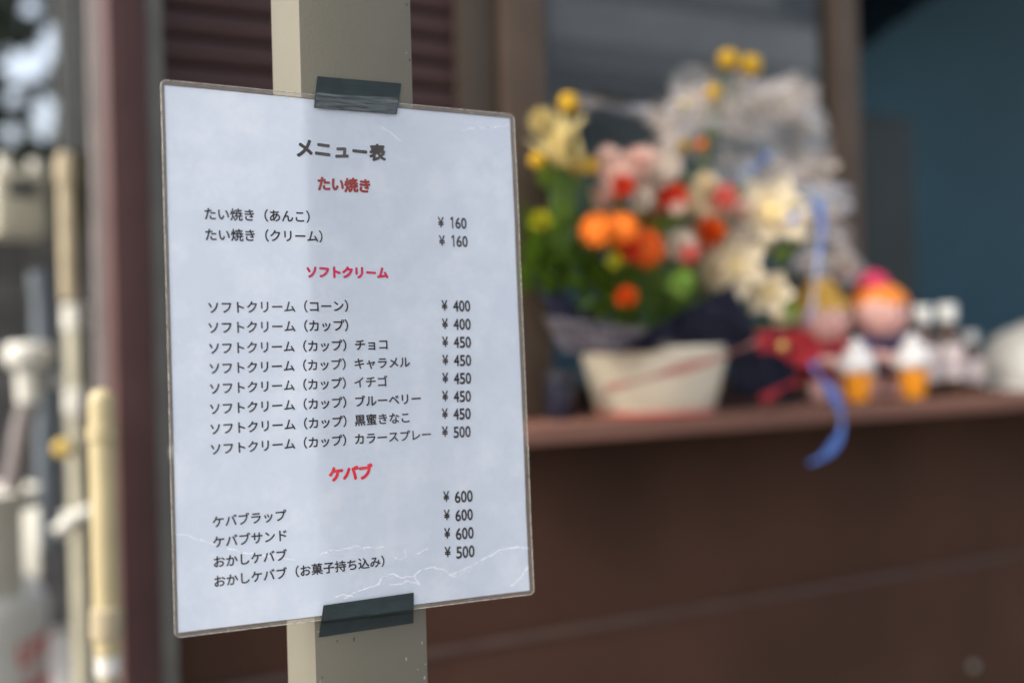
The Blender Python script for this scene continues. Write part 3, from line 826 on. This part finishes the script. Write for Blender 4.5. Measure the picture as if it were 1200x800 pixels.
# ------------------------------------------------------------------ figurines
skin = mat('painted_skin', (.80, .47, .40), .4, .04)
def figurine(px, label, cap, cap2, coat, scale, y=1.255, turn=0.0, hat=(0, 0, 1)):
    c = P(px, 450, y); base_ = Vector((c.x, y, SILL))
    t = thing('figurine', base_, label, 'figurine', 'small painted figurines on the counter shelf')
    rz = Matrix.Rotation(yaw * -1 + turn, 3, 'Z')
    def W(x, yy, z): return base_ + rz @ Vector((x, yy, z)) * scale
    b = MB()
    b.ball(W(0, 0, .106), .035 * scale, (1.05, .95, 1), 20)
    b.ball(W(0, .002, .055), .026 * scale, (1, .85, 1.15), 18)
    b.tube([W(0, 0, .07), W(0, 0, .09)], .012 * scale, 10)
    for s in (-1, 1):
        b.tube([W(.012 * s, 0, .045), W(.013 * s, -.001, .02), W(.013 * s, -.004, .006)], [.012 * scale, .0105 * scale, .010 * scale], 12)
        b.ball(W(.013 * s, -.010, .006), .0095 * scale, (1, 1.5, .65), 10, rz)
        b.tube([W(.020 * s, 0, .072), W(.033 * s, -.014, .058), W(.018 * s + .010, -.034, .050)], [.0085 * scale, .0075 * scale, .0065 * scale], 10)
        b.ball(W(.020 * s + .014, -.036, .050), .0085 * scale, seg=10)
        b.ball(W(.031 * s, 0, .106), .007 * scale, (.6, 1, 1), 8)
    b.ball(W(0, -.0345, .103), .0045 * scale, seg=8)
    bo = b.build('body', skin, t)
    rm = bo.modifiers.new('weld', 'REMESH'); rm.mode = 'VOXEL'; rm.voxel_size = .0016; rm.use_smooth_shade = True
    sm = bo.modifiers.new('soften', 'SMOOTH'); sm.iterations = 4
    # coat
    b = MB(); prof = [(.0285, .030), (.0300, .040), (.0275, .060), (.022, .078), (.014, .086)]
    b.lathe((0, 0, 0), prof, 24)
    for v in b.b.verts: v.co = W(v.co.x, v.co.y * .88 + .001, v.co.z)
    b.build('coat', coat, t, thick=.0008)
    for s in (-1, 1):
        b = MB(); b.tube([W(.018 * s, 0, .074), W(.034 * s, -.010, .062), W(.028 * s + .005, -.024, .054)], [.0105 * scale, .0105 * scale, .0095 * scale], 12)
        b.build('sleeve', coat, t)
        b = MB(); b.ball(W(.012 * s, -.0315, .110), .0036 * scale, (1, .5, 1.3), 8); b.build('eye', M['ink'], t)
        b = MB(); b.ball(W(.019 * s, -.028, .098), .005 * scale, (1, .4, .7), 8); b.build('cheek', mat('cheek', (.8, .3, .25)), t)
    b = MB(); b.ball(W(0, -.0330, .093), .0045 * scale, (1.2, .4, .45), 8); b.build('mouth', M['red'], t)
    b = MB()
    b.ball((0, 0, 0), 1, (1, 1, 1), 20)
    bmesh.ops.delete(b.b, geom=[v for v in b.b.verts if v.co.z < -.05 or (v.co.y < -.70 and v.co.z < .12)], context='VERTS')
    for v in b.b.verts: v.co = W(v.co.x * .0375, v.co.y * .036 + .003, .112 + v.co.z * .032)
    b.build('hair', cap, t, thick=.0012)
    b = MB(); b.lathe((0, 0, 0), [(.020, 0), (.023, .004), (.021, .012), (.013, .020), (0, .024)], 20)
    for v in b.b.verts: v.co = W(v.co.x * hat[2] + hat[0], v.co.y + .006, v.co.z + .135 + hat[1])
    b.build('cap', cap2, t)
    # paper cup of soft ice cream held in front
    cx, cy = .018, -.050
    b = MB(); b.lathe((0, 0, 0), [(0, 0), (.013, 0), (.019, .034), (.017, .034), (0, .030)], 20)
    for v in b.b.verts: v.co = W(v.co.x + cx, v.co.y + cy, v.co.z + .002)
    b.build('cup', mat('orange_cup', (.82, .30, .01), .4), t)
    b = MB()
    sp = []; rad = []
    for k in range(60):
        q = k / 59; a = q * 2 * math.pi * 3.3; r = .016 * (1 - q) ** .7
        sp.append(W(cx + math.cos(a) * r, cy + math.sin(a) * r, .038 + q * .038)); rad.append(.0115 * scale * (1 - .6 * q))
    b.tube(sp, rad, 10)
    b.build('ice_cream', mat('white_ice_cream', (.68, .66, .64), .4, .04), t)
figurine(966, 'figurine with mustard hair and red coat beside the red bow', mat('mustard_hair', (.62, .34, .04)), mat('mustard_cap', (.62, .34, .05)), redr, 1.12, turn=.25)
figurine(1034, 'figurine with crimson cap and orange hair beside the bottles', mat('orange_hair', (.85, .24, .02)), mat('crimson_cap', (.62, .03, .10)), mat('navy_coat', (.10, .07, .16)), 1.18, turn=.1, hat=(-.007, .001, .95))

# ------------------------------------------------------------------ bottles
amber = mat('amber_glass', (.09, .032, .006), .15, .2, 30, spec=.8, trans=.35)
capm = mat('white_cap', (.60, .60, .56), .4, .04)
labm = mat('printed_white_label', (.66, .57, .54), .6, .1, 60)
def bottle(px, y, h, r, label):
    c = P(px, 450, y); q = Vector((c.x, y, SILL))
    t = thing('bottle', q, label, 'bottle', 'small amber bottles at the right end of the shelf')
    b = MB(); b.lathe(q, [(0, .001), (r * .95, .001), (r, .005), (r, h * .60), (r * .85, h * .69), (r * .42, h * .77), (r * .38, h * .84), (0, h * .84)], 28)
    b.build('glass', amber, t)
    b = MB(); b.lathe(q, [(r * 1.02, h * .17), (r * 1.03, h * .18), (r * 1.03, h * .54), (r * 1.02, h * .55)], 28); b.build('label', labm, t)
    b = MB(); b.lathe(q, [(r * .40, h * .80), (r * .62, h * .81), (r * .64, h * .985), (r * .58, h), (0, h)], 20); b.build('cap', capm, t)
    # tiny red maker's mark, illegible in the photograph
    b = MB(); b.box(q.x - .004, q.x + .004, q.y - r * 1.03 - .0016, q.y - r * 1.03 - .0002, q.z + h * .38, q.z + h * .42); b.build('label_mark', mat('faded_red_mark', (.6, .25, .22)), t)
bottle(1083, 1.235, .134, .0225, 'amber bottle with white cap, next to the crimson capped figurine')
bottle(1112, 1.24, .137, .0225, 'amber bottle with white cap, the middle one of three')
bottle(1137, 1.25, .094, .0205, 'shorter amber bottle, rightmost of the three')
# rounded pale container at the far right
c = P(1222, 430, 1.25); q = Vector((c.x, 1.25, SILL))
t = thing('serving_bowl', q, 'pale upturned bowl at the right end of the shelf past the bottles', 'bowl')
b = MB(); b.lathe(q, [(.105, .001), (.106, .006), (.098, .045), (.078, .082), (.05, .098), (.035, .100), (.035, .106), (.030, .106), (.0, .104)], 40)
b.build('bowl_body', mat('pale_melamine', (.38, .37, .34), .45, .05), t)
b = MB(); b.lathe(q, [(.108, .001), (.1095, .003), (.1095, .007), (.107, .008)], 40); b.build('rim', capm, t)
# dark jar left of the pot
c = P(664, 440, 1.22); q = Vector((c.x - .004, 1.23, SILL))
t = thing('jar', q, 'small black lidded jar beside the left of the cream pot', 'jar')
b = MB(); b.lathe(q, [(0, .001), (.016, .001), (.018, .004), (.018, .040), (.014, .045), (0, .045)], 24); b.build('jar_body', mat('black_glaze', (.012, .014, .03), .3), t)
b = MB(); b.lathe(q, [(0.013, .046), (.017, .046), (.017, .058), (.015, .060), (0, .060)], 24); b.build('lid', mat('black_lid', (.02, .02, .03), .4), t)

# ------------------------------------------------------------------ alley things at the left
def PX(px, y, py=400): return P(px, py, y)
# cream conduit up the corner post
y = 1.215
c = P(119, 462, y); r = sz(119, y, 31) / 2
ct = thing('conduit_pipe', (c.x, y, 0), 'cream plastic conduit with a rounded hooded top at the corner of the kiosk', 'pipe')
zt = P(119, 470, y).z; zb = P(128, 765, y).z
b = MB(); prof = [(r, zb), (r, zt)] + [(r * math.cos(a * math.pi / 12), zt + r * math.sin(a * math.pi / 12)) for a in range(1, 6)] + [(0, zt + r)]
b.lathe((c.x, y, 0), prof, 24); b.build('conduit', M['cream'], ct)
b = MB(); z = P(119, 500, y).z; b.lathe((c.x, y, 0), [(r * 1.0, z - .014), (r * 1.16, z - .013), (r * 1.16, z), (r * 1.0, z + .001)], 24); b.build('collar', M['cream'], ct)
b = MB(); z = P(119, 725, y).z; b.lathe((c.x, y, 0), [(r * 1.0, z - .02), (r * 1.2, z - .018), (r * 1.2, z + .01), (r * 1.0, z + .012)], 24); b.build('collar', M['beige'], ct)
b = MB(); b.lathe((c.x, y, 0), [(r * .5, zb - .022), (r * .95, zb - .02), (r * .95, zb - .001), (0, zb)], 24); b.build('coupling', M['white'], ct)
b = MB(); b.lathe((c.x, y, 0), [(r * .75, 0), (r * .75, zb - .021)], 20); b.build('lower_pipe', M['beige'], ct)
# downpipes further back
def pipe(name, m, px0, py0, px1, py1, wpx, y, label, joints=(), group='pipes in the alley', cm=None):
    a = P(px0, py0, y); q = P(px1, py1, y); r = sz(px0, y, wpx) / 2
    t = thing(name, (a.x, y, q.z), label, 'pipe', group)
    x = a.x
    MB().tube([(x, y, q.z), (x, y, a.z)], r, 16).build('tube', m, t)
    for j in joints:
        z = P(px0, j, y).z
        MB().lathe((x, y, z), [(r, -.02), (r * 1.25, -.018), (r * 1.25, .018), (r, .02)], 18).build('coupling', cm or m, t)
pipe('drain_pipe', M['beige'], 79, 180, 79, 352, 24, 1.9, 'short beige pipe end above the pale alley pipe', (200,))
pipe('drain_pipe', M['palegreen'], 88, 360, 88, 1500, 24, 1.95, 'pale full height pipe in the alley left of the cream conduit', (372, 470), cm=M['white'])
pipe('gas_hose', M['charcoal'], 66, -200, 66, 1500, 14, 2.2, 'black upright hose in the alley between cylinder and pale pipe', ())
pipe('gas_hose', M['charcoal'], 84, -200, 84, 178, 12, 2.3, 'black upright pipe under the leaves at the alley edge', ())
pipe('drain_pipe', M['bluegrey'], 48, 320, 48, 640, 22, 2.4, 'blue grey pipe behind the valve in the alley', (330,))
pipe('drain_pipe', M['mauve'], 104, -200, 104, 1500, 16, 1.75, 'slim mauve grey pipe hard against the kiosk corner', ())
# gas meter
x0, x1, y0, y1, z0, z1 = slab(-6, 196, 58, 276, 2.3, .12)
t = thing('gas_meter', ((x0 + x1) / 2, 2.36, z0), 'cream gas meter box hanging above the gas cylinder', 'meter')
MB().box(x0, x1, y0, y1, z0, z1, .012).build('case', M['palegreen'], t)
b = MB(); b.lathe(((x0 + x1) / 2 - .02, 2.36, z1), [(.016, -.002), (.016, .03), (0, .03)], 16); b.build('union_nut', M['white'], t)
b = MB(); b.lathe(((x0 + x1) / 2 + .035, 2.36, z1), [(.014, -.002), (.014, .026), (0, .026)], 16); b.build('union_nut', M['white'], t)
MB().box(x0 + .02, x1 - .02, y0 - .004, y0 - .0005, z1 - .05, z1 - .02, .001).build('dial_window', M['dark'], t)
# regulator with round white head on a slanting pipe
yv = 2.0
c = P(33, 415, yv)
t = thing('regulator', c, 'white disc shaped gas regulator on a slanting grey pipe above the cylinder', 'regulator')
rr_ = sz(33, yv, 56) / 2
b = MB(); b.lathe(c, [(0, -.022), (rr_ * .8, -.02), (rr_, -.010), (rr_, .008), (rr_ * .8, .018), (0, .02)], 24); b.build('head', M['white'], t)
b = MB(); b.lathe(c, [(rr_ * .5, -.075), (rr_ * .55, -.023), (0, -.0225)], 20); b.build('neck', M['white'], t)
b = MB(); b.tube([c + Vector((0, 0, -.075)), P(26, 500, yv), P(14, 575, yv)], .016, 14); b.build('pipe', M['mauve'], t)
MB().ball(P(66, 525 - 80, yv), .010).build('test_cap', M['white'], t)
MB().tube([P(40, 446, yv), P(66, 445, yv)], .006, 10).build('branch', M['mauve'], t)
t = thing('ball_valve', P(75, 525, 1.95), 'small yellow valve knob on the alley pipe', 'valve')
MB().ball(P(74, 525, 1.90), .014, (1, .7, 1)).build('knob', M['yellow'], t)
MB().tube([P(74, 525, 1.905), P(80, 525, 1.95)], .006, 10).build('spindle', M['mauve'], t)
t = thing('pipe_bracket', P(88, 610, 1.85), 'white cross pipe clamp between the hose and the cream conduit', 'bracket')
MB().tube([P(66, 625, 1.86), P(86, 608, 1.86), P(106, 600, 1.86)], .012, 12).build('arm', M['white'], t)
MB().box(P(84, 610, 1.88).x - .012, P(84, 610, 1.88).x + .012, 1.873, 1.90, P(84, 610, 1.88).z - .015, P(84, 610, 1.88).z + .015, .003).build('clamp', M['white'], t)
# gas cylinder
yc = 2.15
edge = P(58, 720, yc); rc = .16
cx = edge.x - rc * 1.02
zs = P(40, 690, yc).z
cyl = thing('gas_cylinder', (cx, yc, 0), 'silver grey gas cylinder with white guard collar and red lettering', 'gas cylinder')
b = MB(); prof = [(0, .02), (rc * .8, .02), (rc, .06), (rc, zs - .02)] + [(rc * math.cos(a * math.pi / 14), zs - .02 + .09 * math.sin(a * math.pi / 14)) for a in range(1, 7)] + [(0, zs + .07)]
b.lathe((cx, yc, 0), prof, 48); b.build('tank', M['cyl'], cyl)
b = MB(); b.lathe((cx, yc, 0), [(rc * .9, 0), (rc * .9, .05)], 40); b.build('foot_ring', M['cyl'], cyl, thick=.003)
# guard collar with hand holes: upper ring, lower ring and four uprights
z0 = zs + .045; z1 = P(40, 568, yc).z
b = MB(); b.lathe((cx, yc, 0), [(rc * .95, z1 - .03), (rc * .95, z1), (rc * .90, z1), (rc * .90, z1 - .03), (rc * .95, z1 - .03)], 40)
for k in range(5):
    a = 2 * math.pi * k / 5 + .2
    b.grid(lambda u, v: Vector((cx + rc * .92 * math.cos(a + (u - .5) * .7), yc + rc * .92 * math.sin(a + (u - .5) * .7), (z0 - .05) + (z1 - .025 - z0 + .05) * v)), 8, 2)
b.build('guard_collar', M['white'], cyl, thick=0)
b = MB(); b.lathe((cx, yc, 0), [(.02, zs + .07), (.02, z1 - .02), (.035, z1 - .018), (.035, z1 + .01), (0, z1 + .012)], 16); b.build('valve', M['bluegrey'], cyl)
# red lettering wrapped on the tank
def cyltext(body, pxl, pyc, hgt, name):
    cu = bpy.data.curves.new('t', 'FONT'); cu.body = body; cu.size = 1; cu.offset = .03; cu.resolution_u = 3
    ob = bpy.data.objects.new('t', cu); COL.objects.link(ob)
    me = bpy.data.meshes.new_from_object(ob.evaluated_get(bpy.context.evaluated_depsgraph_get()))
    bpy.data.objects.remove(ob)
    zc = P(pxl, pyc, yc - rc * .8).z
    tgt = P(pxl, pyc, yc - rc * .75)
    a0 = math.atan2(tgt.y - yc, tgt.x - cx)
    for v in me.vertices:
        a = a0 + v.co.x * hgt / rc
        v.co = Vector((cx + math.cos(a) * (rc + .001), yc + math.sin(a) * (rc + .001), zc + (v.co.y - .36) * hgt)) - ORG[cyl.name]
    me.materials.clear(); me.materials.append(M['red'])
    o = bpy.data.objects.new(name, me); COL.objects.link(o); o.parent = cyl; ORG[o.name] = ORG[cyl.name].copy()
cyltext('LPガス', 14, 768, .052, 'lettering')
cyltext('火気', 14, 815, .05, 'lettering')
# neighbouring wall behind, block courses
bw = thing('block_wall', (0, 5.6, 0), 'low dark block wall at the end of the alley under the tree', 'wall')
MB().box(-3, 1.2, 5.62, 5.7, 0, 1.97).build('wall_core', M['fence'], bw, smooth=False)
bl = MB().box(-.0, .385, 5.60, 5.62, 0.0, .185, .004).build('block', M['fence'], bw)
random.seed(5)
for r_ in range(10):
    for k in range(-7, 3):
        if r_ == 0 and k == 0: continue
        clone(bl, bw, (k * .395 + (.197 if r_ % 2 else 0), random.uniform(-.003, .003), r_ * .195))
# tree whose gaps show the sky
tr = thing('tree', (-.2, 5.0, 0), 'dark leafy tree at the end of the alley with bright sky in its gaps', 'tree')
b = MB(); b.tube([(-.25, 5.0, 0), (-.2, 5.02, 1.0), (-.1, 5.0, 1.8), (.1, 5.05, 2.5), (.2, 5.0, 3.2)], [.09, .075, .06, .04, .015], 12)
b.build('trunk', M['bark'], tr)
b = MB()
random.seed(12)
for s, e in (((-.1, 5, 1.8), P(70, 165, 5)), ((-.1, 5, 1.8), P(5, 90, 5)), ((0, 5.0, 2.1), P(95, 10, 5)), ((0, 5.0, 2.1), P(80, 95, 5)), ((.05, 5, 2.3), P(60, 20, 5)), ((-.1, 5, 1.9), (-.9, 4.9, 2.6)), ((0, 5, 2.2), (-.6, 5.1, 3.1))):
    s = Vector(s); e = Vector(e)
    pts = [s.lerp(e, k / 6) + Vector((0, random.uniform(-.02, .02), random.uniform(-.03, .03))) for k in range(7)]
    b.tube(pts, [.03 * (1 - k / 8) for k in range(7)], 8)
b.build('limbs', M['bark'], tr)
holes = [(36, 8, 19, 18), (28, 78, 34, 26), (58, 48, 18, 28), (15, 113, 18, 18), (50, 137, 20, 34), (14, 153, 17, 17)]
b = MB()
def clump(c, n_, sp, dep):
    for _ in range(n_):
        p = Vector(c) + Vector((random.gauss(0, sp), random.gauss(0, dep), random.gauss(0, sp)))
        qx, qy = proj(p)
        if any(((qx - hx) / (ha - 1)) ** 2 + ((qy - hy) / (hb - 1)) ** 2 < 1.0 for hx, hy, ha, hb in holes): continue
        d = Vector((random.uniform(-1, 1), random.uniform(-.6, .6), random.uniform(-1, .4))).normalized()
        s = d.orthogonal().normalized(); s.rotate(Quaternion(d, random.uniform(0, 6)))
        L = random.uniform(.03, .055)
        b.b.faces.new([b.b.verts.new(q_) for q_ in (p, p + d * L * .5 + s * L * .25, p + d * L, p + d * L * .5 - s * L * .25)])
for k in range(170):
    clump((random.uniform(.40, 1.15), random.uniform(4.95, 5.1), random.uniform(1.85, 2.75)), 110, .06, .04)
for k in range(170):
    a = random.uniform(0, 6.28); q = random.random() ** .6
    clump((-.1 + math.cos(a) * q * 1.3, 5.0 + random.uniform(-.5, .4), 2.75 + math.sin(a) * q * .85), 34, .10, .10)
b.build('crown', M['treeleaf'], tr, smooth=False, kind='stuff')
